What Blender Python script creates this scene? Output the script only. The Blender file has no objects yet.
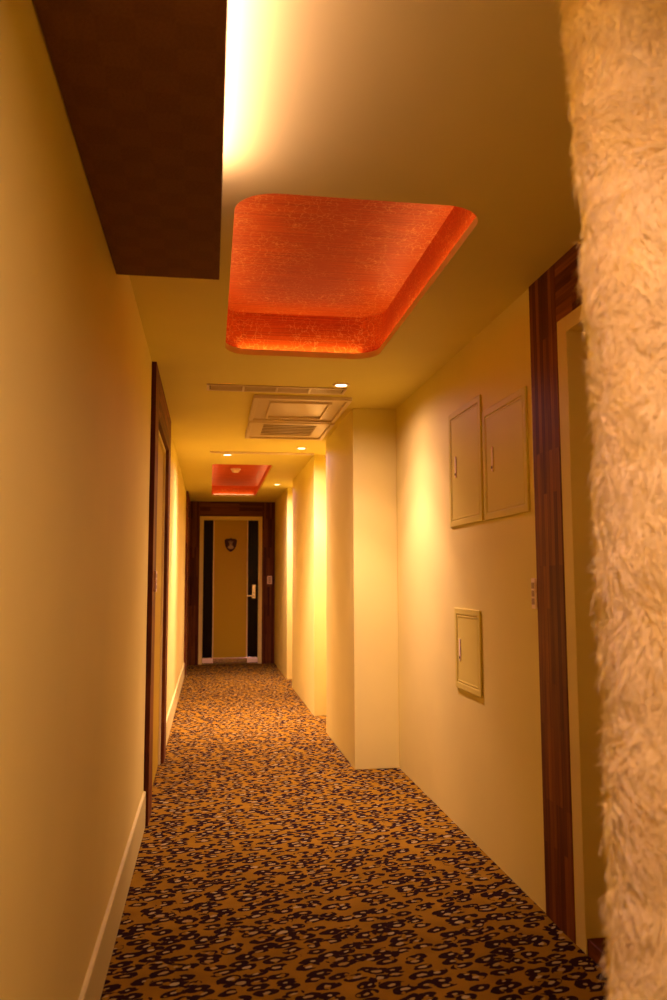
import bpy, bmesh, math, random
import numpy as np
from mathutils import Vector, Matrix

random.seed(4)
C = bpy.context.scene.collection
SC = bpy.context.scene

# ------------------------------------------------------------ dimensions (metres)
H = 2.35                 # ceiling
XL, XR = -0.312, 1.2255  # side walls
XC = 0.932               # corridor face of the columns
YE = 11.815              # end wall
YB = -2.6                # back end of the corridor, behind the camera
CT = 0.03                # ceiling board thickness

# ------------------------------------------------------------ materials
def mat(name, color=(.8, .8, .8), rough=.5, metal=0, spec=.5):
    m = bpy.data.materials.new(name); m.use_nodes = True
    b = m.node_tree.nodes['Principled BSDF']
    b.inputs['Base Color'].default_value = (*color, 1)
    b.inputs['Roughness'].default_value = rough
    b.inputs['Metallic'].default_value = metal
    b.inputs['Specular IOR Level'].default_value = spec
    return m, m.node_tree, b

def node(nt, typ, **kw):
    n = nt.nodes.new(typ)
    for k, v in kw.items():
        if k.startswith('i_'):
            n.inputs[k[2:].replace('_', ' ')].default_value = v
        else:
            setattr(n, k, v)
    return n

def ramp(nt, src, stops, interp='LINEAR'):
    r = nt.nodes.new('ShaderNodeValToRGB'); r.color_ramp.interpolation = interp
    e = r.color_ramp.elements
    while len(e) > 1: e.remove(e[0])
    e[0].position = stops[0][0]; e[0].color = (*stops[0][1], 1)
    for p, c in stops[1:]:
        q = e.new(p); q.color = (*c, 1)
    nt.links.new(src, r.inputs[0]); return r

def mathn(nt, op, a, b=None, c=None):
    n = nt.nodes.new('ShaderNodeMath'); n.operation = op
    for i, v in enumerate((a, b, c)):
        if v is None: continue
        if isinstance(v, (int, float)): n.inputs[i].default_value = v
        else: nt.links.new(v, n.inputs[i])
    return n.outputs[0]

def mixc(nt, fac, a, b, mode='MIX'):
    n = nt.nodes.new('ShaderNodeMix'); n.data_type = 'RGBA'; n.blend_type = mode
    for s, v in ((n.inputs[0], fac), (n.inputs[6], a), (n.inputs[7], b)):
        if isinstance(v, (int, float)): s.default_value = v
        elif isinstance(v, tuple): s.default_value = (*v, 1)
        else: nt.links.new(v, s)
    return n.outputs[2]

def bump(nt, b, h, strength=.2, dist=.002):
    n = nt.nodes.new('ShaderNodeBump'); n.inputs['Strength'].default_value = strength
    n.inputs['Distance'].default_value = dist
    nt.links.new(h, n.inputs['Height']); nt.links.new(n.outputs[0], b.inputs['Normal'])

def paint(name, col, scuff=True):
    m, nt, b = mat(name, col, .62, 0, .3)
    g = node(nt, 'ShaderNodeNewGeometry')
    mp = node(nt, 'ShaderNodeMapping'); nt.links.new(g.outputs['Position'], mp.inputs[0])
    n1 = node(nt, 'ShaderNodeTexNoise', i_Scale=1.3, i_Detail=4.0)
    nt.links.new(mp.outputs[0], n1.inputs['Vector'])
    c = ramp(nt, n1.outputs[0], [(.3, tuple(x * .94 for x in col)), (.7, tuple(min(1, x * 1.03) for x in col))])
    out = c.outputs[0]
    if scuff:      # faint slanting scuffs and smudges
        m2 = node(nt, 'ShaderNodeMapping'); m2.inputs['Rotation'].default_value = (.35, 0, 0)
        m2.inputs['Scale'].default_value = (1, 9, 1.1); nt.links.new(g.outputs['Position'], m2.inputs[0])
        n2 = node(nt, 'ShaderNodeTexNoise', i_Scale=3.0, i_Detail=3.0, i_Roughness=.6)
        nt.links.new(m2.outputs[0], n2.inputs['Vector'])
        f = ramp(nt, n2.outputs[0], [(.66, (0, 0, 0)), (.74, (1, 1, 1))])
        f2 = mathn(nt, 'MULTIPLY', f.outputs[0], .10)
        out = mixc(nt, f2, out, tuple(x * .7 for x in col))
    nt.links.new(out, b.inputs['Base Color'])
    n3 = node(nt, 'ShaderNodeTexNoise', i_Scale=140.0, i_Detail=2.0)
    nt.links.new(g.outputs['Position'], n3.inputs['Vector'])
    bump(nt, b, n3.outputs[0], .04, .0005)
    return m

def wood(name, along, across, k=1.0):
    """dark reddish staves glued side by side; along/across are axis letters"""
    m, nt, b = mat(name, (.1, .02, .01), .5, 0, .12)
    g = node(nt, 'ShaderNodeNewGeometry'); s = node(nt, 'ShaderNodeSeparateXYZ')
    nt.links.new(g.outputs['Position'], s.inputs[0])
    cb = node(nt, 'ShaderNodeCombineXYZ')
    nt.links.new(s.outputs[along], cb.inputs[0]); nt.links.new(s.outputs[across], cb.inputs[1])
    br = node(nt, 'ShaderNodeTexBrick', i_Scale=1.0)
    br.inputs['Brick Width'].default_value = .42; br.inputs['Row Height'].default_value = .028
    br.inputs['Mortar Size'].default_value = .0004; br.inputs['Bias'].default_value = 0
    br.inputs['Color1'].default_value = (0, 0, 0, 1); br.inputs['Color2'].default_value = (1, 1, 1, 1)
    br.inputs['Mortar'].default_value = (.1, .1, .1, 1); br.offset = .37; br.offset_frequency = 3
    nt.links.new(cb.outputs[0], br.inputs['Vector'])
    mp = node(nt, 'ShaderNodeMapping'); mp.inputs['Scale'].default_value = (2.2, 60, 1)
    nt.links.new(cb.outputs[0], mp.inputs[0])
    n = node(nt, 'ShaderNodeTexNoise', i_Scale=1.6, i_Detail=5.0, i_Roughness=.6, i_Distortion=.4)
    nt.links.new(mp.outputs[0], n.inputs['Vector'])
    f = mathn(nt, 'ADD', mathn(nt, 'MULTIPLY', br.outputs['Color'], .45), mathn(nt, 'MULTIPLY', n.outputs[0], .75))
    r = ramp(nt, f, [(p, tuple(k * c for c in col)) for p, col in ((.2, (.030, .006, .002)), (.5, (.068, .017, .003)), (.75, (.135, .042, .005)), (1, (.22, .080, .009)))])
    nt.links.new(r.outputs[0], b.inputs['Base Color'])
    bump(nt, b, n.outputs[0], .15, .001)
    return m

CREAM = (.77, .69, .145)
M = {}
M['wall'] = paint('wall_paint', CREAM)
M['ceiling'] = paint('ceiling_paint', (.75, .665, .135), False)
M['skirting'] = paint('skirting_paint', (.62, .565, .135), False)
M['frame'] = mat('door_frame_enamel', (.70, .60, .17), .45, 0, .2)[0]
M['leaf'] = mat('door_leaf_laminate', (.46, .32, .008), .5, 0, .2)[0]
M['panel_box'] = mat('access_panel_enamel', (.68, .61, .09), .5, 0, .12)[0]
M['vent'] = mat('vent_enamel', (.72, .60, .34), .3)[0]
M['vent_dark'] = mat('vent_shadow', (.16, .10, .05), .6)[0]
M['plastic'] = mat('pale_plastic', (.85, .72, .45), .35)[0]
M['button'] = mat('tan_button', (.40, .30, .14), .5)[0]
M['black'] = mat('black_plastic', (.015, .01, .008), .4)[0]
M['glass'] = mat('black_glass', (.006, .003, .003), .2, 0, .10)[0]
M['metal'] = mat('satin_metal', (.85, .76, .66), .18, 1)[0]
M['brass'] = mat('pale_edge_trim', (.70, .56, .20), .4)[0]
M['wood_yz'] = wood('wood_upright_side', 'Z', 'Y', 1.5)
M['wood_zy'] = wood('wood_level_side', 'Y', 'Z', 1.5)
M['wood_xz'] = wood('wood_upright_end', 'Z', 'X')
M['wood_zx'] = wood('wood_level_end', 'X', 'Z')
M['bronze'] = mat('crest_bronze', (.05, .013, .008), .5, 0, .2)[0]
M['bronze_light'] = mat('crest_relief', (.26, .17, .07), .35, .4)[0]

def emit(name, col, st):
    m = bpy.data.materials.new(name); m.use_nodes = True; nt = m.node_tree; nt.nodes.clear()
    e = nt.nodes.new('ShaderNodeEmission'); o = nt.nodes.new('ShaderNodeOutputMaterial')
    e.inputs[0].default_value = (*col, 1); e.inputs[1].default_value = st
    nt.links.new(e.outputs[0], o.inputs[0]); return m
M['lamp'] = emit('lamp_lens_glow', (1, .74, .42), 9)
M['led'] = emit('led_strip_glow', (1, .62, .30), 3)

def carpet():
    m, nt, b = mat('leopard_carpet', (.4, .2, .05), .95, 0, .02)
    g = node(nt, 'ShaderNodeNewGeometry')
    # wobble of the coordinates
    nz = node(nt, 'ShaderNodeTexNoise', i_Scale=17.0, i_Detail=2.0)
    nt.links.new(g.outputs['Position'], nz.inputs['Vector'])
    sub = node(nt, 'ShaderNodeVectorMath', operation='SUBTRACT'); sub.inputs[1].default_value = (.5, .5, .5)
    nt.links.new(nz.outputs['Color'], sub.inputs[0])
    sc = node(nt, 'ShaderNodeVectorMath', operation='SCALE'); sc.inputs['Scale'].default_value = .032
    nt.links.new(sub.outputs[0], sc.inputs[0])
    ad = node(nt, 'ShaderNodeVectorMath', operation='ADD')
    nt.links.new(g.outputs['Position'], ad.inputs[0]); nt.links.new(sc.outputs[0], ad.inputs[1])
    mr = node(nt, 'ShaderNodeMapping'); mr.inputs['Rotation'].default_value = (0, 0, -.32); nt.links.new(ad.outputs[0], mr.inputs[0])
    mp = node(nt, 'ShaderNodeMapping'); mp.inputs['Scale'].default_value = (.70, 1.40, 1); nt.links.new(mr.outputs[0], mp.inputs[0])
    v = node(nt, 'ShaderNodeTexVoronoi', voronoi_dimensions='2D', i_Scale=16.8, i_Randomness=.72)
    nt.links.new(mp.outputs[0], v.inputs['Vector'])
    d = v.outputs['Distance']; sp = node(nt, 'ShaderNodeSeparateColor'); nt.links.new(v.outputs['Color'], sp.inputs[0])
    size = mathn(nt, 'ADD', mathn(nt, 'MULTIPLY', sp.outputs[0], .16), .392)     # outer radius per rosette
    inner = mathn(nt, 'MULTIPLY', size, mathn(nt, 'ADD', mathn(nt, 'MULTIPLY', sp.outputs[1], .26), .17))
    outm = mathn(nt, 'LESS_THAN', d, size)
    inm = mathn(nt, 'LESS_THAN', d, inner)
    # gaps in the rings
    n2 = node(nt, 'ShaderNodeTexNoise', i_Scale=26.0, i_Detail=1.0); nt.links.new(g.outputs['Position'], n2.inputs['Vector'])
    gap = mathn(nt, 'GREATER_THAN', n2.outputs[0], .395)
    ringm = mathn(nt, 'MULTIPLY', outm, gap)
    # light heart only in larger rosettes
    n4 = node(nt, 'ShaderNodeTexNoise', i_Scale=9.0, i_Detail=2.0); nt.links.new(g.outputs['Position'], n4.inputs['Vector'])
    ground = ramp(nt, n4.outputs[0], [(.3, (.215, .116, .005)), (.7, (.285, .158, .008))])
    c = mixc(nt, ringm, ground.outputs[0], (.022, .009, .005))
    heart = mixc(nt, sp.outputs[2], (.40, .34, .10), (.30, .20, .03))
    c = mixc(nt, inm, c, heart)
    # pile mottling
    n3 = node(nt, 'ShaderNodeTexNoise', i_Scale=420.0, i_Detail=2.0); nt.links.new(g.outputs['Position'], n3.inputs['Vector'])
    r3 = ramp(nt, n3.outputs[0], [(.3, (.7, .7, .7)), (.7, (1.15, 1.15, 1.15))])
    c = mixc(nt, 1.0, c, r3.outputs[0], 'MULTIPLY')
    nt.links.new(c, b.inputs['Base Color'])
    bump(nt, b, n3.outputs[0], .5, .004)
    return m
M['carpet'] = carpet()

def red_paper():
    m, nt, b = mat('red_crackle_paper', (.7, .05, .01), .55, 0, .2)
    g = node(nt, 'ShaderNodeNewGeometry')
    nz = node(nt, 'ShaderNodeTexNoise', i_Scale=14.0, i_Detail=3.0); nt.links.new(g.outputs['Position'], nz.inputs['Vector'])
    sc = node(nt, 'ShaderNodeVectorMath', operation='SCALE'); sc.inputs['Scale'].default_value = .10
    nt.links.new(nz.outputs['Color'], sc.inputs[0])
    ad = node(nt, 'ShaderNodeVectorMath', operation='ADD')
    nt.links.new(g.outputs['Position'], ad.inputs[0]); nt.links.new(sc.outputs[0], ad.inputs[1])
    v = node(nt, 'ShaderNodeTexVoronoi', feature='DISTANCE_TO_EDGE', i_Scale=30.0)
    nt.links.new(ad.outputs[0], v.inputs['Vector'])
    line = ramp(nt, v.outputs['Distance'], [(.014, (1, 1, 1)), (.045, (0, 0, 0))])
    n2 = node(nt, 'ShaderNodeTexNoise', i_Scale=6.0, i_Detail=2.0); nt.links.new(g.outputs['Position'], n2.inputs['Vector'])
    keep = ramp(nt, n2.outputs[0], [(.36, (.15, .15, .15)), (.56, (1, 1, 1))])
    mp = node(nt, 'ShaderNodeMapping'); mp.inputs['Scale'].default_value = (1.5, 90, 90)
    nt.links.new(g.outputs['Position'], mp.inputs[0])
    n3 = node(nt, 'ShaderNodeTexNoise', i_Scale=1.5, i_Detail=3.0); nt.links.new(mp.outputs[0], n3.inputs['Vector'])
    base = ramp(nt, n3.outputs[0], [(.32, (.44, .044, .003)), (.68, (.64, .088, .005))])
    f = mathn(nt, 'MULTIPLY', mathn(nt, 'MULTIPLY', line.outputs[0], keep.outputs[0]), .42)
    c = mixc(nt, f, base.outputs[0], (.90, .38, .10))
    nt.links.new(c, b.inputs['Base Color'])
    bump(nt, b, n3.outputs[0], .12, .001)
    return m
M['red'] = red_paper()

def brown_cloth():
    m, nt, b = mat('dark_brown_cloth', (.05, .01, .006), .8, 0, .2)
    g = node(nt, 'ShaderNodeNewGeometry')
    ck = node(nt, 'ShaderNodeTexChecker', i_Scale=14.0)
    ck.inputs['Color1'].default_value = (.180, .078, .026, 1); ck.inputs['Color2'].default_value = (.165, .070, .024, 1)
    nt.links.new(g.outputs['Position'], ck.inputs['Vector'])
    w = node(nt, 'ShaderNodeTexNoise', i_Scale=260.0, i_Detail=1.0); nt.links.new(g.outputs['Position'], w.inputs['Vector'])
    r = ramp(nt, w.outputs[0], [(.3, (.75, .75, .75)), (.7, (1.2, 1.2, 1.2))])
    nt.links.new(mixc(nt, 1.0, ck.outputs[0], r.outputs[0], 'MULTIPLY'), b.inputs['Base Color'])
    bump(nt, b, w.outputs[0], .3, .001)
    return m
M['brown'] = brown_cloth()

mf, nt, b = mat('cream_fur', (.95, .82, .27), .75, 0, .25)
b.inputs['Sheen Weight'].default_value = .3
M['fur'] = mf

# ------------------------------------------------------------ mesh helpers (vertices given in world space)
def wloc(o):
    v = Vector((0, 0, 0))
    while o: v += Vector(o.location); o = o.parent
    return v

class MB:
    def __init__(s): s.bm = bmesh.new()
    def box(s, x0, x1, y0, y1, z0, z1, bev=0.0, seg=2):
        t = bmesh.new(); bmesh.ops.create_cube(t, size=1)
        for v in t.verts:
            v.co = Vector(((x0 + x1) / 2 + v.co.x * (x1 - x0), (y0 + y1) / 2 + v.co.y * (y1 - y0), (z0 + z1) / 2 + v.co.z * (z1 - z0)))
        if bev: bmesh.ops.bevel(t, geom=list(t.edges), offset=bev, segments=seg, profile=.5, affect='EDGES', clamp_overlap=True)
        s._join(t); return s
    def _join(s, t):
        me = bpy.data.meshes.new('t'); t.to_mesh(me); t.free(); s.bm.from_mesh(me); bpy.data.meshes.remove(me)
    def ring(s, prof, c, axis='Z', seg=40, cap0=False, cap1=False):
        """lathe: prof = [(radius, height)] about an axis through c"""
        t = bmesh.new(); rows = []
        for r, h in prof:
            row = []
            for k in range(seg):
                a = 2 * math.pi * k / seg; p = (r * math.cos(a), r * math.sin(a), h)
                if axis == 'Z': q = p
                elif axis == 'Y': q = (p[0], p[2], p[1])
                else: q = (p[2], p[0], p[1])
                row.append(t.verts.new(Vector(q) + Vector(c)))
            rows.append(row)
        for a, b_ in zip(rows, rows[1:]):
            for k in range(seg): t.faces.new((a[k], a[(k + 1) % seg], b_[(k + 1) % seg], b_[k]))
        if cap0: t.faces.new(rows[0])
        if cap1: t.faces.new(rows[-1])
        bmesh.ops.recalc_face_normals(t, faces=t.faces); s._join(t); return s
    def prism(s, pts, d, bev=0.0):
        """pts: closed outline (3D points), d: extrusion vector"""
        t = bmesh.new(); f = t.faces.new([t.verts.new(p) for p in pts])
        r = bmesh.ops.extrude_face_region(t, geom=[f])
        for e in r['geom']:
            if isinstance(e, bmesh.types.BMVert): e.co += Vector(d)
        bmesh.ops.recalc_face_normals(t, faces=t.faces)
        if bev: bmesh.ops.bevel(t, geom=list(t.edges), offset=bev, segments=2, affect='EDGES', clamp_overlap=True)
        s._join(t); return s
    def build(s, name, m, parent=None, smooth=False):
        me = bpy.data.meshes.new(name); s.bm.to_mesh(me); s.bm.free()
        if parent: me.transform(Matrix.Translation(-wloc(parent)))
        me.materials.append(m)
        o = bpy.data.objects.new(name, me); C.objects.link(o); o.parent = parent
        if smooth:
            for p in me.polygons: p.use_smooth = True
        return o

def tag(o, label=None, cat=None, group=None, kind=None):
    for k, v in (('label', label), ('category', cat), ('group', group), ('kind', kind)):
        if v: o[k] = v
    return o
def empty(name, loc, **kw):
    o = bpy.data.objects.new(name, None); C.objects.link(o); o.location = loc; o.empty_display_size = .1
    return tag(o, **kw)
def struct(name, mb, m, label, cat):
    return tag(mb.build(name, m), label, cat, kind='structure')
def copy_tree(o, parent=None):
    c = o.copy(); C.objects.link(c); c.parent = parent
    for ch in list(o.children): copy_tree(ch, c)
    return c

# ------------------------------------------------------------ room shell
struct('floor', MB().box(-.60, 1.60, YB, YE + .2, -.06, 0), M['carpet'], 'leopard print carpet covering the whole corridor floor', 'floor')

# ceiling board with two openings
def rrect(x0, x1, y0, y1, r, n=10):
    pts = []
    for cx, cy, a0 in ((x1 - r, y1 - r, 0), (x0 + r, y1 - r, 90), (x0 + r, y0 + r, 180), (x1 - r, y0 + r, 270)):
        for k in range(n + 1):
            a = math.radians(a0 + 90 * k / n); pts.append((cx + r * math.cos(a), cy + r * math.sin(a)))
    return pts
HOLE1 = (.062, .838, 2.270, 4.005, .13)
HOLE2 = (.012, .615, 7.95, 11.09, .05)
def ceiling_board():
    t = bmesh.new(); edges = []
    for loop in ([(-.60, YB), (1.60, YB), (1.60, YE + .2), (-.60, YE + .2)], rrect(*HOLE1), rrect(*HOLE2)):
        vs = [t.verts.new((x, y, H)) for x, y in loop]
        edges += [t.edges.new((vs[i], vs[(i + 1) % len(vs)])) for i in range(len(vs))]
    fs = [f for f in bmesh.ops.triangle_fill(t, use_beauty=True, use_dissolve=False, edges=edges)['geom'] if isinstance(f, bmesh.types.BMFace)]
    r = bmesh.ops.extrude_face_region(t, geom=fs)
    for e in r['geom']:
        if isinstance(e, bmesh.types.BMVert): e.co.z += CT
    bmesh.ops.recalc_face_normals(t, faces=t.faces)
    m = MB(); m._join(t); return m
struct('ceiling', ceiling_board(), M['ceiling'], 'cream painted flat ceiling with two recessed openings', 'ceiling')

# left wall with openings for two doors
DL = (4.45, 5.57, 2.10)     # door opening on the left: y0, y1, top
DF = (10.72, 11.58, 2.10)   # second left door, next to the end wall
w = MB()
w.box(XL - .16, XL, YB, DL[0], 0, H); w.box(XL - .16, XL, DL[0], DL[1], DL[2], H)
w.box(XL - .16, XL, DL[1], DF[0], 0, H); w.box(XL - .16, XL, DF[0], DF[1], DF[2], H); w.box(XL - .16, XL, DF[1], YE + .1, 0, H)
struct('wall_left', w, M['wall'], 'long cream painted corridor wall on the left side', 'wall')

DR = (1.50, 2.652, 2.13)     # door opening on the right
w = MB()
w.box(XR, XR + .20, DR[1], YE + .1, 0, H); w.box(XR, XR + .20, DR[0], DR[1], DR[2], H); w.box(XR, XR + .20, YB, DR[0], 0, H)
struct('wall_right', w, M['wall'], 'cream painted wall on the right holding the small metal hatches', 'wall')
struct('wall_end', MB().box(XL, XR, YE + .03, YE + .16, 0, H), M['wall'], 'wall at the far end of the corridor behind the wooden surround', 'wall')
struct('wall_back', MB().box(XL - .16, XR + .2, YB - .1, YB, 0, H), M['wall'], 'cream wall closing the corridor behind the viewer', 'wall')

struct('wall_right_pier', MB().box(XC, XR + .0, 5.19, 6.46, 0, H, .003), M['wall'], 'nearest square cream column jutting from the right wall', 'column')
struct('wall_right_pier', MB().box(XC + .002, XR, 7.235, 9.17, 0, H, .003), M['wall'], 'middle cream wall projection on the right, beyond the nearest column', 'column')
struct('wall_right_pier', MB().box(XC + .012, XR, 9.90, YE + .02, 0, H, .003), M['wall'], 'farthest cream wall projection on the right beside the end door', 'column')

def skirting(y0, y1):
    m = MB()
    pts = [(XL, 0), (XL + .012, 0), (XL + .012, .164), (XL + .009, .168), (XL, .170)]
    m.prism([(x, y0, z) for x, z in pts], (0, y1 - y0, 0)); return m
struct('baseboard_left', skirting(YB, 4.20), M['skirting'], 'cream skirting board on the left wall in front of the nearer left door', 'baseboard')
struct('baseboard_left', skirting(5.82, 10.47), M['skirting'], 'cream skirting board on the left wall between the two left doors', 'baseboard')

# ------------------------------------------------------------ doors
def casing(parent, side, y0, y1, o0, o1, top, th=.025):
    """wooden surround on a side wall up to the ceiling; side -1 = left wall, +1 = right wall"""
    a, b_ = (XL, XL + th) if side < 0 else (XR - th, XR)
    for p, q in ((y0, o0), (o1, y1)):
        MB().box(a, b_, p, q, 0, H, .002).build('casing_post', M['wood_yz'], parent)
    MB().box(a, b_, o0, o1, top, H, .002).build('casing_header', M['wood_zy'], parent)

def side_door(name, side, y0, y1, o0, o1, top, label, depth, fr=.07, th=.025, threshold=0.0):
    X = XL if side < 0 else XR
    d = empty(name, (X, (o0 + o1) / 2, 0), label=label, cat='door', kind='structure')
    casing(d, side, y0, y1, o0, o1, top, th)
    f = MB(); s = side
    def bx(xa, xb, *r, **k): f.box(min(xa, xb), max(xa, xb), *r, **k)
    bx(X - s * .004, X + s * (depth + .05), o0, o0 + fr, 0, top, bev=.002)
    bx(X - s * .004, X + s * (depth + .05), o1 - fr, o1, 0, top, bev=.002)
    bx(X - s * .004, X + s * (depth + .05), o0 + fr, o1 - fr, top - fr * .75, top, bev=.002)
    f.build('door_frame', M['frame'], d)
    l = MB(); xa, xb = sorted((X + s * depth, X + s * (depth + .04)))
    l.box(xa, xb, o0 + fr, o1 - fr, threshold, top - fr * .75, .002)
    l.build('door_leaf', M['leaf'], d)
    if threshold:
        t = MB(); xa, xb = sorted((X - s * .0, X + s * (depth + .05)))
        t.box(xa, xb, o0 + fr + .001, o1 - fr - .001, 0, threshold, .002)
        t.build('threshold', M['wood_zy'], d)
    # lock plate, and a lever on the door whose handle side is not flush
    hy = o0 + fr + .10 if side < 0 else o0 + fr + .10
    hp = MB(); xa, xb = sorted((X + s * (depth - .012), X + s * depth))
    hp.box(xa, xb, hy - .022, hy + .022, .93, 1.15, .006); h = hp.build('lock_plate', M['metal'], d)
    if side < 0: return d
    lv = MB(); xa, xb = sorted((X + s * (depth - .05), X + s * (depth - .035)))
    lv.box(xa, xb, hy - .01, hy + .11, .965, .985, .005)
    xa, xb = sorted((X + s * (depth - .05), X + s * (depth - .01))); lv.box(xa, xb, hy - .01, hy + .01, .965, .985, .004)
    lv.build('lever_handle', M['metal'], h)
    return d
side_door('door_2', -1, 4.20, 5.82, DL[0], DL[1], DL[2], 'recessed cream door with wooden surround on the left wall, nearer of two', .008, fr=.035)
side_door('door_3', -1, 10.47, YE - .005, DF[0], DF[1], DF[2], 'cream door with wooden surround on the left wall, right beside the end door', .008, fr=.035)
side_door('door_4', 1, 1.27, 2.890, DR[0], DR[1], DR[2], 'recessed cream door with tall wooden surround on the right, beside the fur partition', .15, fr=.075, th=.006, threshold=.05)

# end door
d1 = empty('door_1', (.30, YE, 0), label='yellow door with two black glass strips at the far end of the corridor', cat='door', kind='structure')
FX0, FX1, FT = -.150, .757, 2.132
MB().box(XL, FX0, YE, YE + .03, 0, H, .001).build('casing_post', M['wood_xz'], d1)
MB().box(FX1, XC + .012, YE, YE + .03, 0, H, .001).build('casing_post', M['wood_xz'], d1)
MB().box(FX0, FX1, YE, YE + .03, FT, H, .001).build('casing_header', M['wood_zx'], d1)
f = MB()
f.box(FX0, FX0 + .052, YE - .012, YE + .03, 0, FT, .003); f.box(FX1 - .052, FX1, YE - .012, YE + .03, 0, FT, .003)
f.box(FX0 + .052, FX1 - .052, YE - .012, YE + .03, FT - .052, FT, .003)
f.build('door_frame', M['frame'], d1)
LX0, LX1, LT = FX0 + .054, FX1 - .054, FT - .054
lf = MB().box(LX0, LX1, YE + .008, YE + .029, .006, LT, .001).build('door_leaf', M['frame'], d1)
tag(MB().box(.062, .535, YE + .001, YE + .010, .095, LT - .004, .002).build('centre_panel', M['leaf'], d1), 'plain yellow centre panel')
for a, b_ in ((LX0 + .004, .045), (.552, LX1 - .004)):
    tag(MB().box(a, b_, YE + .003, YE + .011, .095, LT - .004, .001).build('glass_strip', M['glass'], d1), 'glossy black glass strip')
for a in (.045, .535):
    tag(MB().box(a, a + .017, YE - .004, YE + .010, .095, LT - .004, .002).build('edge_trim', M['brass'], d1), 'thin pale upright trim')
tag(MB().box(LX0 + .002, LX1 - .002, YE - .002, YE + .009, .010, .088, .002).build('kick_plate', M['metal'], d1), 'shiny metal kick plate')
for a, b_ in ((LX0 + .004, .060), (.548, LX1 - .004)):  # pale colour stands in for floor light reflected in the kick plate
    tag(MB().box(a, b_, YE - .004, YE - .001, .018, .085, .001).build('kick_plate_glint', M['plastic'], d1), 'pale patch imitating reflected light on the kick plate below the black strip')
lp = MB().box(.608, .668, YE - .022, YE + .004, .930, 1.140, .010).build('lock_plate', M['metal'], d1)
lv = MB().box(.530, .645, YE - .066, YE - .050, .966, .988, .006); lv.box(.628, .648, YE - .066, YE - .018, .966, .988, .006)
lv.build('lever_handle', M['metal'], lp)
MB().ring([(.008, 0), (.008, .004)], (.638, YE - .026, 1.02), 'Y', 20, True, True).build('keyhole', M['black'], lp)
# shield crest
cx, cz = .299, 1.716
def shield(s, y, n=14):
    half = [(0, .098), (.032, .088), (.060, .088), (.090, .072), (.088, .030), (.078, -.020), (.056, -.062), (.026, -.090), (0, -.104)]
    pts = [(x, z) for x, z in half] + [(-x, z) for x, z in half[-2:0:-1]]
    return [(cx + x * s, y, cz + z * s) for x, z in pts]
cr = MB().prism(shield(1, YE + .001), (0, -.014, 0), .002).build('crest', M['bronze'], d1)
tag(cr, 'dark shield shaped crest')
e = MB()   # raised head and shoulders relief on the shield, with a small crown of leaves
e.ring([(.001, -.024), (.014, -.022), (.024, -.017), (.026, -.012)], (cx, YE, cz + .018), 'Y', 24)
e.prism([(cx + x, YE - .012, cz + z) for x, z in ((-.045, -.040), (-.030, -.012), (0, -.002), (.030, -.012), (.045, -.040), (.020, -.062), (-.020, -.062))], (0, -.008, 0), .002)
for k in range(5):
    a = math.radians(-50 + 25 * k)
    px, pz = cx + .034 * math.sin(a), cz + .018 + .034 * math.cos(a)
    e.prism([(px - .006, YE - .012, pz - .004), (px + .006, YE - .012, pz - .004), (px + .010 * math.sin(a), YE - .012, pz + .016)], (0, -.006, 0))
e.build('relief', M['bronze_light'], cr)

# ------------------------------------------------------------ card readers / switches
def reader(x, y, z, w_, h_, normal, label):
    t = empty('card_switch', (x, y, z), label=label, cat='switch')
    th = .012
    def slab(a0, a1, z0, z1, t0, t1, bev):
        m = MB()
        if normal == '-Y': m.box(x + a0, x + a1, y - t1, y - t0, z + z0, z + z1, bev)
        elif normal == '-X': m.box(x - t1, x - t0, y + a0, y + a1, z + z0, z + z1, bev)
        else: m.box(x + t0, x + t1, y + a0, y + a1, z + z0, z + z1, bev)
        return m
    slab(-w_ / 2, w_ / 2, 0, h_, 0, th, .003).build('cover_plate', M['plastic'], t)
    for k in range(3):
        slab(-w_ * .30, w_ * .30, h_ * (.14 + .26 * k), h_ * (.34 + .26 * k), th, th + .002, .0008).build('button', M['button'], t)
    return t
reader(XR, 2.911, 1.100, .040, .115, '-X', 'small pale wall switch plate beside the right doorway surround')
reader(.868, YE, 1.145, .070, .117, '-Y', 'small pale switch plate on the wood right of the end door')
reader(XL + .025, 4.33, 1.150, .060, .110, '+X', 'small pale switch plate on the near wooden post of the left doorway')

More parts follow.
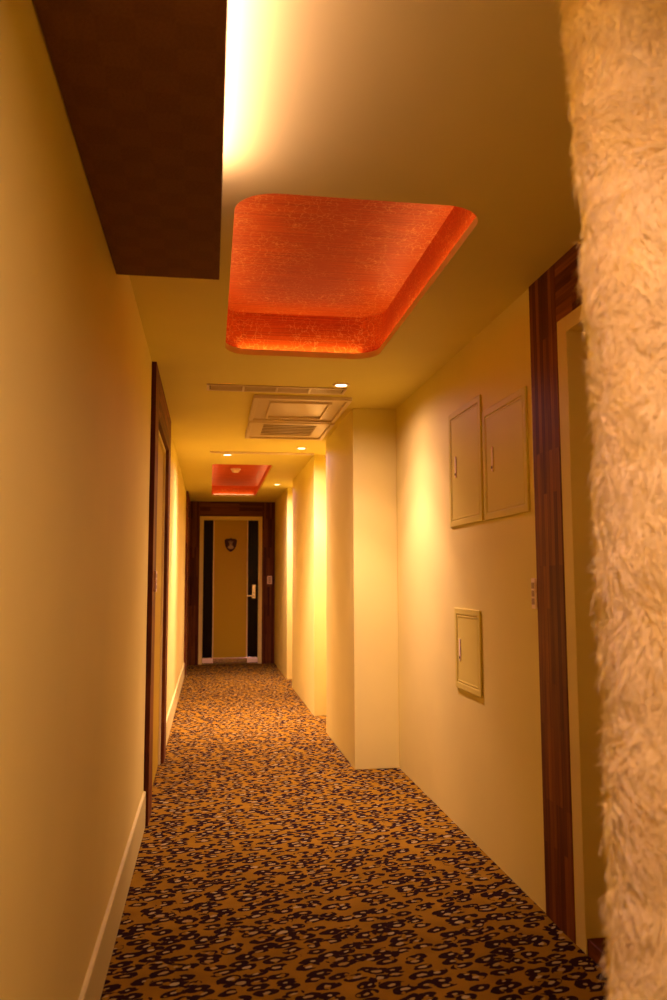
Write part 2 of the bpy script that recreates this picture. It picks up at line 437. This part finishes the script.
# ------------------------------------------------------------ metal hatches on the right wall
def hatch(y0, y1, z0, z1, label, hy, hz):
    t = empty('access_panel', (XR, (y0 + y1) / 2, z0), label=label, cat='access panel', group='small metal hatches on the right wall')
    fr = MB(); wd = .032; p = .010
    fr.box(XR - p, XR, y0, y0 + wd, z0, z1, .004); fr.box(XR - p, XR, y1 - wd, y1, z0, z1, .004)
    fr.box(XR - p, XR, y0 + wd - .004, y1 - wd + .004, z0, z0 + wd, .004); fr.box(XR - p, XR, y0 + wd - .004, y1 - wd + .004, z1 - wd, z1, .004)
    fr.build('frame', M['panel_box'], t)
    dr = MB().box(XR - .007, XR + .0, y0 + wd, y1 - wd, z0 + wd, z1 - wd, .002).build('hatch_door', M['panel_box'], t)
    ln = MB(); q = .008    # raised bead around the hatch door
    a0, a1, b0, b1 = y0 + wd + .003, y1 - wd - .003, z0 + wd + .003, z1 - wd - .003
    for r in ((a0, a0 + q, b0, b1), (a1 - q, a1, b0, b1), (a0, a1, b0, b0 + q), (a0, a1, b1 - q, b1)):
        ln.box(XR - .009, XR - .006, *r, .002)
    ln.build('bead', M['panel_box'], dr)
    lt = MB(); L = .090
    pts = []
    for k in range(9):
        a = math.pi * k / 8; pts.append((.010 * math.cos(a), hz + L / 2 + .009 * math.sin(a)))
    for k in range(9):
        a = math.pi + math.pi * k / 8; pts.append((.011 * math.cos(a), hz - L / 2 + .010 * math.sin(a)))
    lt.prism([(XR - .007, hy + a, z) for a, z in pts], (-.004, 0, 0), .0012)
    l = lt.build('latch', M['plastic'], dr)
    k_ = MB().ring([(.0065, -.003), (.0065, .0)], (XR - .0105, hy, hz - L / 2 + .008), 'X', 20, True, True).build('keyhole', M['black'], l)
    return t
hatch(3.477, 3.972, 1.475, 2.058, 'tall cream metal hatch, upper left of the pair on the right wall', 3.860, 1.773)
hatch(2.944, 3.449, 1.472, 1.970, 'cream metal hatch nearest the wooden doorway surround, upper right of the pair', 3.330, 1.735)
hatch(3.542, 3.925, .678, 1.070, 'smallest cream metal hatch, alone low on the right wall', 3.842, .868)

# ------------------------------------------------------------ ceiling recesses with red paper
LEDC = (1, .74, .24)
def area(name, loc, sx, sy, power, rot=(math.pi, 0, 0), col=LEDC, parent=None, spread=math.pi):
    l = bpy.data.lights.new(name, 'AREA'); l.shape = 'RECTANGLE'; l.size = sx; l.size_y = sy; l.energy = power; l.color = col; l.spread = spread
    o = bpy.data.objects.new(name, l); C.objects.link(o); o.rotation_euler = rot; o.parent = parent
    o.location = Vector(loc) - (wloc(parent) if parent else Vector()); return o

def coffer(hole, top, ledge, label, power):
    x0, x1, y0, y1, r = hole
    t = empty('ceiling_recess', ((x0 + x1) / 2, (y0 + y1) / 2, H + CT), label=label, cat='recessed ceiling light')
    out = rrect(x0 - ledge, x1 + ledge, y0 - ledge, y1 + ledge, r + ledge * .5, 10)
    zb = H + CT + .001
    m = MB(); bm = bmesh.new(); lo = [bm.verts.new((x, y, zb)) for x, y in out]; hi = [bm.verts.new((x, y, top)) for x, y in out]; n = len(out)
    for i in range(n): bm.faces.new((lo[i], hi[i], hi[(i + 1) % n], lo[(i + 1) % n]))
    m._join(bm); o = m.build('recess_side', M['red'], t)
    md = o.modifiers.new('thickness', 'SOLIDIFY'); md.thickness = .012; md.offset = -1
    m = MB(); m.prism([(x, y, top) for x, y in rrect(x0 - ledge - .012, x1 + ledge + .012, y0 - ledge - .012, y1 + ledge + .012, r + ledge * .5 + .012, 10)], (0, 0, .015)); m.build('recess_top', M['red'], t)
    g = ledge * .5; z = zb + .006; q = r * .6
    st = MB()
    for a in ((x0 + q, x1 - q, y0 - g - .004, y0 - g + .004), (x0 + q, x1 - q, y1 + g - .004, y1 + g + .004), (x0 - g - .004, x0 - g + .004, y0 + q, y1 - q), (x1 + g - .004, x1 + g + .004, y0 + q, y1 - q)):
        st.box(*a, zb, zb + .003)
    tag(st.build('led_strip', M['led'], t), 'thin glowing strip hidden behind the rim')
    lx, ly = x1 - x0 - 2 * q, y1 - y0 - 2 * q
    per = power / (2 * (lx + ly))
    area('led_light', ((x0 + x1) / 2, y0 - g, z), lx, .012, per * lx, parent=t)
    area('led_light', ((x0 + x1) / 2, y1 + g, z), lx, .012, per * lx, parent=t)
    area('led_light', (x0 - g, (y0 + y1) / 2, z), .012, ly, per * ly, parent=t)
    area('led_light', (x1 + g, (y0 + y1) / 2, z), .012, ly, per * ly, parent=t)
    return t
coffer(HOLE1, 2.585, .040, 'large rounded red glowing ceiling recess nearest the viewer', 4.4)
coffer(HOLE2, 2.500, .030, 'far narrow red glowing ceiling recess in front of the end door', 2.7)

# smoke detector inside the far recess
sx, sy, sz = .285, 9.35, 2.500
sd = empty('smoke_detector', (sx, sy, sz), label='small round white smoke detector inside the far red recess', cat='smoke detector')
MB().ring([(.060, 0), (.060, -.010), (.055, -.016)], (sx, sy, sz), 'Z', 36, True, True).build('base', M['plastic'], sd, True)
MB().ring([(.046, -.016), (.044, -.034), (.034, -.044), (.012, -.047)], (sx, sy, sz), 'Z', 36, True, True).build('cap', M['plastic'], sd, True)

# ------------------------------------------------------------ dark dropped ceiling panel with a light behind its edge
pz = 2.196
pn = empty('dropped_ceiling_panel', (-.14, 1.0, pz), label='dark brown dropped ceiling panel along the upper left wall', cat='ceiling panel')
MB().box(XL + .002, .0195, -1.6, 2.585, pz, pz + .035, .001).build('board', M['brown'], pn)
tag(MB().box(-.125, -.105, -1.5, 2.10, pz + .035, pz + .047, .002).build('led_strip', M['led'], pn), 'thin warm light strip on top of the board')
for yy in (-1.2, .1, 1.4):
    MB().box(-.27, -.245, yy - .012, yy + .012, pz + .035, H, .001).build('hanger', M['metal'], pn)
area('cove_light', (-.045, .45, pz + .060), .10, 3.3, 36, col=(1, .55, .95), parent=pn)

# ------------------------------------------------------------ ceiling vents
def slot(x0, x1, y0, y1, label, n):
    t = empty('slot_diffuser', ((x0 + x1) / 2, (y0 + y1) / 2, H), label=label, cat='air vent')
    e = .016; m = MB(); z0, z1 = H - .008, H
    m.box(x0, x1, y0, y0 + e, z0, z1, .002); m.box(x0, x1, y1 - e, y1, z0, z1, .002)
    m.box(x0, x0 + e, y0 + e, y1 - e, z0, z1, .002); m.box(x1 - e, x1, y0 + e, y1 - e, z0, z1, .002)
    m.build('frame', M['vent'], t)
    MB().box(x0 + e, x1 - e, y0 + e, y1 - e, H - .002, H, 0).build('backing', M['vent_dark'], t)
    L = (x1 - x0 - 2 * e) / n
    for k in range(n):
        a = x0 + e + k * L
        b = MB(); ns = 4; st = (y1 - y0 - 2 * e) / ns
        for j in range(ns):
            yy = y0 + e + st * (j + .5); b.box(a + .006, a + L - .006, yy - st * .18, yy + st * .18, H - .007, H - .002, .001)
        b.build('blade_section', M['vent'], t)
        if k: MB().box(a - .006, a + .006, y0 + e, y1 - e, z0, H - .001, .001).build('divider', M['vent'], t)
    return t
slot(-.030, .800, 4.640, 4.785, 'long narrow slot vent in the ceiling just beyond the large red recess', 4)
slot(-.010, .925, 7.130, 7.215, 'far thin slot vent in the ceiling before the far red recess', 3)

x0, x1, y0, y1 = .256, .872, 4.872, 5.605
t = empty('ceiling_hatch', ((x0 + x1) / 2, (y0 + y1) / 2, H), label='square ceiling access hatch with plain inset panel behind the slot vent', cat='ceiling hatch')
def ring_frame(x0, x1, y0, y1, e, z0, z1, b=.004):
    m = MB(); m.box(x0, x1, y0, y0 + e, z0, z1, b); m.box(x0, x1, y1 - e, y1, z0, z1, b)
    m.box(x0, x0 + e, y0 + e - b, y1 - e + b, z0, z1, b); m.box(x1 - e, x1, y0 + e - b, y1 - e + b, z0, z1, b); return m
ring_frame(x0, x1, y0, y1, .03, H - .026, H).build('frame', M['vent'], t)
MB().box(x0 + .03, x1 - .03, y0 + .03, y1 - .03, H - .012, H, .002).build('panel', M['vent'], t)
ring_frame(x0 + .11, x1 - .11, y0 + .12, y1 - .12, .018, H - .026, H - .010, .003).build('bead', M['vent'], t)

x0, x1, y0, y1 = .262, .880, 5.640, 6.310
t = empty('return_air_grille', ((x0 + x1) / 2, (y0 + y1) / 2, H), label='square return air grille with dark louvres behind the ceiling hatch', cat='air vent')
ring_frame(x0, x1, y0, y1, .03, H - .026, H).build('frame', M['vent'], t)
ring_frame(x0 + .03, x1 - .03, y0 + .03, y1 - .03, .085, H - .014, H, .002).build('inner_frame', M['vent'], t)
MB().box(x0 + .11, x1 - .11, y0 + .11, y1 - .11, H - .003, H).build('backing', M['vent_dark'], t)
for k in range(7):
    yy = y0 + .145 + k * .0625
    MB().box(x0 + .112, x1 - .112, yy - .011, yy + .011, H - .010, H - .006, .001).build('louvre', M['vent'], t)

# ------------------------------------------------------------ downlights
def spot(loc, power, size, blend, col, parent, rad=.03):
    l = bpy.data.lights.new('lamp', 'SPOT'); l.energy = power; l.spot_size = math.radians(size); l.spot_blend = blend
    l.color = col; l.shadow_soft_size = rad
    o = bpy.data.objects.new('lamp', l); C.objects.link(o); o.parent = parent; o.location = loc; return o
WARM = (1, .555, .80)
def downlight(x, y):
    t = empty('downlight', (x, y, H), cat='ceiling light', group='small round ceiling downlights')
    MB().ring([(.034, -.002), (.036, -.007), (.045, -.008), (.050, -.004), (.050, 0)], (x, y, H), 'Z', 40).build('trim_ring', M['plastic'], t, True)
    MB().ring([(.001, -.0035), (.034, -.0035)], (x, y, H), 'Z', 40).build('lens', M['lamp'], t)
    return t
DLS = [(.750, 4.560, 72, 'round lit downlight at the right end of the near slot vent'),
       (.776, 6.860, 25, 'round lit downlight between the nearest column and the middle projection'),
       (.147, 7.315, 12, 'round lit downlight near the left wall in front of the far red recess'),
       (.789, 9.560, 22, 'farthest round lit downlight, right of the far red recess')]
proto = downlight(*DLS[0][:2])
for i, (x, y, pw, lab) in enumerate(DLS):
    o = proto if i == 0 else copy_tree(proto)
    o.location = (x, y, H); o['label'] = lab
    spot((0, 0, -.012), pw * 1.5, 56, .9, WARM, o)
    spot((0, 0, -.012), pw * 1.8, 84, .6, WARM, o)
    spot((0, 0, -.012), pw * .80, 112, .6, WARM, o)
    spot((0, 0, -.012), pw * .75, 165, .9, WARM, o)
# added out-of-view fill lamps that brighten the fur and near walls
for x, y, pw in ((.40, .22, 112), (.15, -1.7, 18)):
    o = copy_tree(proto)
    for ch in list(o.children):
        if ch.type == 'LIGHT': bpy.data.objects.remove(ch)
    o.location = (x, y, H); o['label'] = 'added unseen fill downlight over the near end of the corridor' if y > -1 else 'added unseen fill downlight behind the viewer'
    spot((0, 0, -.012), pw, 165, .8, WARM, o)

# ------------------------------------------------------------ fur covered partition at the right
FX, FY0, FY1, FR = .583, 1.080, 1.185, .050
ft = empty('fur_partition', (.9, 1.13, 0), label='upright partition wrapped in shaggy cream fur, nearest at the right', cat='fur wall')
# outline of the core, walked from the hidden front right round the corner to the far side
def outline(n=14):
    pts = [(XR, FY0)]
    for c, a0 in (((FX + FR, FY0 + FR), 270), ((FX + FR, FY1 - FR), 180)):
        for k in range(n + 1):
            a = math.radians(a0 - 90 * k / n); pts.append((c[0] + FR * math.cos(a), c[1] + FR * math.sin(a)))
    pts.append((XR, FY1)); return np.array(pts)
OL = outline()
def sway(x, z):
    """the hanging fur leans a little along its free edge"""
    return np.interp(z, [0, .6, 1.1, 1.43, 1.72, 1.96, 2.08, 2.35], [.004, .006, .013, .010, .006, -.007, -.010, -.014]) * (XR - x) / (XR - FX)
cb_ = bmesh.new(); rows_ = [[cb_.verts.new((x + sway(x, zz), y, zz)) for x, y in OL] for zz in np.linspace(0, H - .001, 25)]
for a_, b_ in zip(rows_, rows_[1:]):
    for i in range(len(OL)): cb_.faces.new((a_[i], a_[(i + 1) % len(OL)], b_[(i + 1) % len(OL)], b_[i]))
cb_.faces.new(rows_[0]); cb_.faces.new(rows_[-1]); bmesh.ops.recalc_face_normals(cb_, faces=cb_.faces)
cm = MB(); cm._join(cb_); cm.build('core', M['fur'], ft)

rng = np.random.default_rng(7)
def vnoise(p, scale, seed):
    """smooth value noise on 2D points"""
    r = np.random.default_rng(seed).random((256, 256)); q = p * scale; i = np.floor(q).astype(int); f = q - i; f = f * f * (3 - 2 * f)
    g = lambda a, b_: r[(i[:, 0] + a) % 256, (i[:, 1] + b_) % 256]
    return (g(0, 0) * (1 - f[:, 0]) * (1 - f[:, 1]) + g(1, 0) * f[:, 0] * (1 - f[:, 1]) + g(0, 1) * (1 - f[:, 0]) * f[:, 1] + g(1, 1) * f[:, 0] * f[:, 1]) * 2 - 1
seg = np.diff(OL, axis=0); sl = np.hypot(seg[:, 0], seg[:, 1]); cum = np.r_[0, np.cumsum(sl)]; T = cum[-1]
near = XR - .95      # arc length below which the face is hidden at the far right
N = 140000
s = np.where(rng.random(N) < .85, rng.uniform(.12, near + .62, N), rng.uniform(0, T, N)); s = np.clip(s, 0, T - 1e-4)
z = rng.uniform(.02, H - .01, N)
k = np.clip(np.searchsorted(cum, s) - 1, 0, len(sl) - 1); a = (s - cum[k]) / sl[k]
P = np.c_[OL[k] + seg[k] * a[:, None], z]
tan = np.c_[seg[k] / sl[k][:, None], np.zeros(N)]
nor = np.c_[-tan[:, 1], tan[:, 0], np.zeros(N)]
mid = np.array([.95, 1.13]); flip = np.sign(((P[:, :2] - mid) * nor[:, :2]).sum(1)); nor *= flip[:, None]
uv = np.c_[s, z]
lump = .6 * vnoise(uv, 9, 1) + .5 * vnoise(uv, 22, 2)
side_ = .9 * vnoise(uv, 7, 3) + .7 * vnoise(uv, 19, 4) + .45 * rng.normal(size=N)
down = -.8 + .75 * vnoise(uv, 10, 5) + .4 * rng.normal(size=N)
lift = .48 + .22 * vnoise(uv, 24, 6) + .10 * rng.normal(size=N)
flow = tan * side_[:, None] + np.array([0, 0, 1.]) * down[:, None]
flow /= np.linalg.norm(flow, axis=1)[:, None]
L = .034 + .010 * lump + .006 * rng.normal(size=N); L = np.clip(L, .015, .06)
# clumping: pull tips towards clump centres on a jittered grid
cs = .022; gi = np.floor(uv / cs + .35 * np.c_[vnoise(uv, 40, 8), vnoise(uv, 40, 9)]); cc = (gi + .5) * cs
pull = np.clip(cc - uv, -cs, cs) * .6
R_, K = 4, 3
rows = []
for j in range(R_ + 1):
    q = j / R_
    out = nor * (lift[:, None] * L[:, None] * 1.25 * (q - .55 * q * q)) 
    al = flow * (L[:, None] * q * (.55 + .45 * q))
    pl = (tan * pull[:, :1] + np.array([0, 0, 1.]) * pull[:, 1:]) * (q * q)
    rows.append(P + out + al + pl)
rad = .0008 * np.array([.8, 1, .85, .55, .12])
s1 = np.cross(flow, nor); s1 /= np.linalg.norm(s1, axis=1)[:, None] + 1e-9
V = np.zeros((N, (R_ + 1) * K, 3))
for j in range(R_ + 1):
    for c in range(K):
        an = 2 * math.pi * c / K
        V[:, j * K + c] = rows[j] + rad[j] * (math.cos(an) * s1 + math.sin(an) * nor)
F = []
for j in range(R_):
    for c in range(K): F.append((j * K + c, j * K + (c + 1) % K, (j + 1) * K + (c + 1) % K, (j + 1) * K + c))
F = np.array(F); nv = (R_ + 1) * K
V[:, :, 2] = np.clip(V[:, :, 2], .002, H - .002)
V[:, :, 0] = np.minimum(V[:, :, 0], XR - .002)
V[:, :, 0] += sway(V[:, :, 0], V[:, :, 2])
V -= np.array([.9, 1.13, 0])
faces = (F[None] + (np.arange(N) * nv)[:, None, None]).reshape(-1, 4)
me = bpy.data.meshes.new('fur_pile')
me.vertices.add(N * nv); me.vertices.foreach_set('co', V.reshape(-1))
me.loops.add(faces.size); me.loops.foreach_set('vertex_index', faces.reshape(-1).astype(np.int32))
me.polygons.add(len(faces)); me.polygons.foreach_set('loop_start', (np.arange(len(faces)) * 4).astype(np.int32))
me.polygons.foreach_set('loop_total', np.full(len(faces), 4, np.int32)); me.update(calc_edges=True)
me.polygons.foreach_set('use_smooth', np.ones(len(faces), bool))
me.materials.append(M['fur'])
fp = bpy.data.objects.new('fur_pile', me); C.objects.link(fp); fp.parent = ft; tag(fp, 'long matted cream fur', kind='stuff')

# ------------------------------------------------------------ world, camera
wd = bpy.data.worlds.new('world'); SC.world = wd; wd.use_nodes = True
wd.node_tree.nodes['Background'].inputs[0].default_value = (0, 0, 0, 1)
cam = bpy.data.cameras.new('camera'); co = bpy.data.objects.new('camera', cam); C.objects.link(co)
f_px = 801.96; cam.sensor_fit = 'HORIZONTAL'; cam.sensor_width = 24.0; cam.lens = f_px / 667 * 24.0
yaw, pitch, roll, hc = .1528, .0982, -.003, 1.2146
cy, sy_, cp, sp_ = math.cos(yaw), math.sin(yaw), math.cos(pitch), math.sin(pitch)
fw = Vector((sy_ * cp, cy * cp, sp_)); rt = Vector((cy, -sy_, 0)); up = rt.cross(fw)
c_, s_ = math.cos(roll), math.sin(roll)
r2 = c_ * rt + s_ * up; u2 = -s_ * rt + c_ * up
mw = Matrix((( r2.x, u2.x, -fw.x, 0), (r2.y, u2.y, -fw.y, 0), (r2.z, u2.z, -fw.z, hc), (0, 0, 0, 1)))
co.matrix_world = mw
cam.clip_start = .02
cam.dof.use_dof = True; cam.dof.focus_distance = 4.2; cam.dof.aperture_fstop = 3.4
SC.camera = co
vs = SC.view_settings
vs.view_transform = 'Standard'; vs.look = 'None'; vs.gamma = 1; vs.use_curve_mapping = False; vs.exposure = 0.0
SC.cycles.max_bounces = 14; SC.cycles.diffuse_bounces = 10
SC.cycles.sample_clamp_indirect = 6
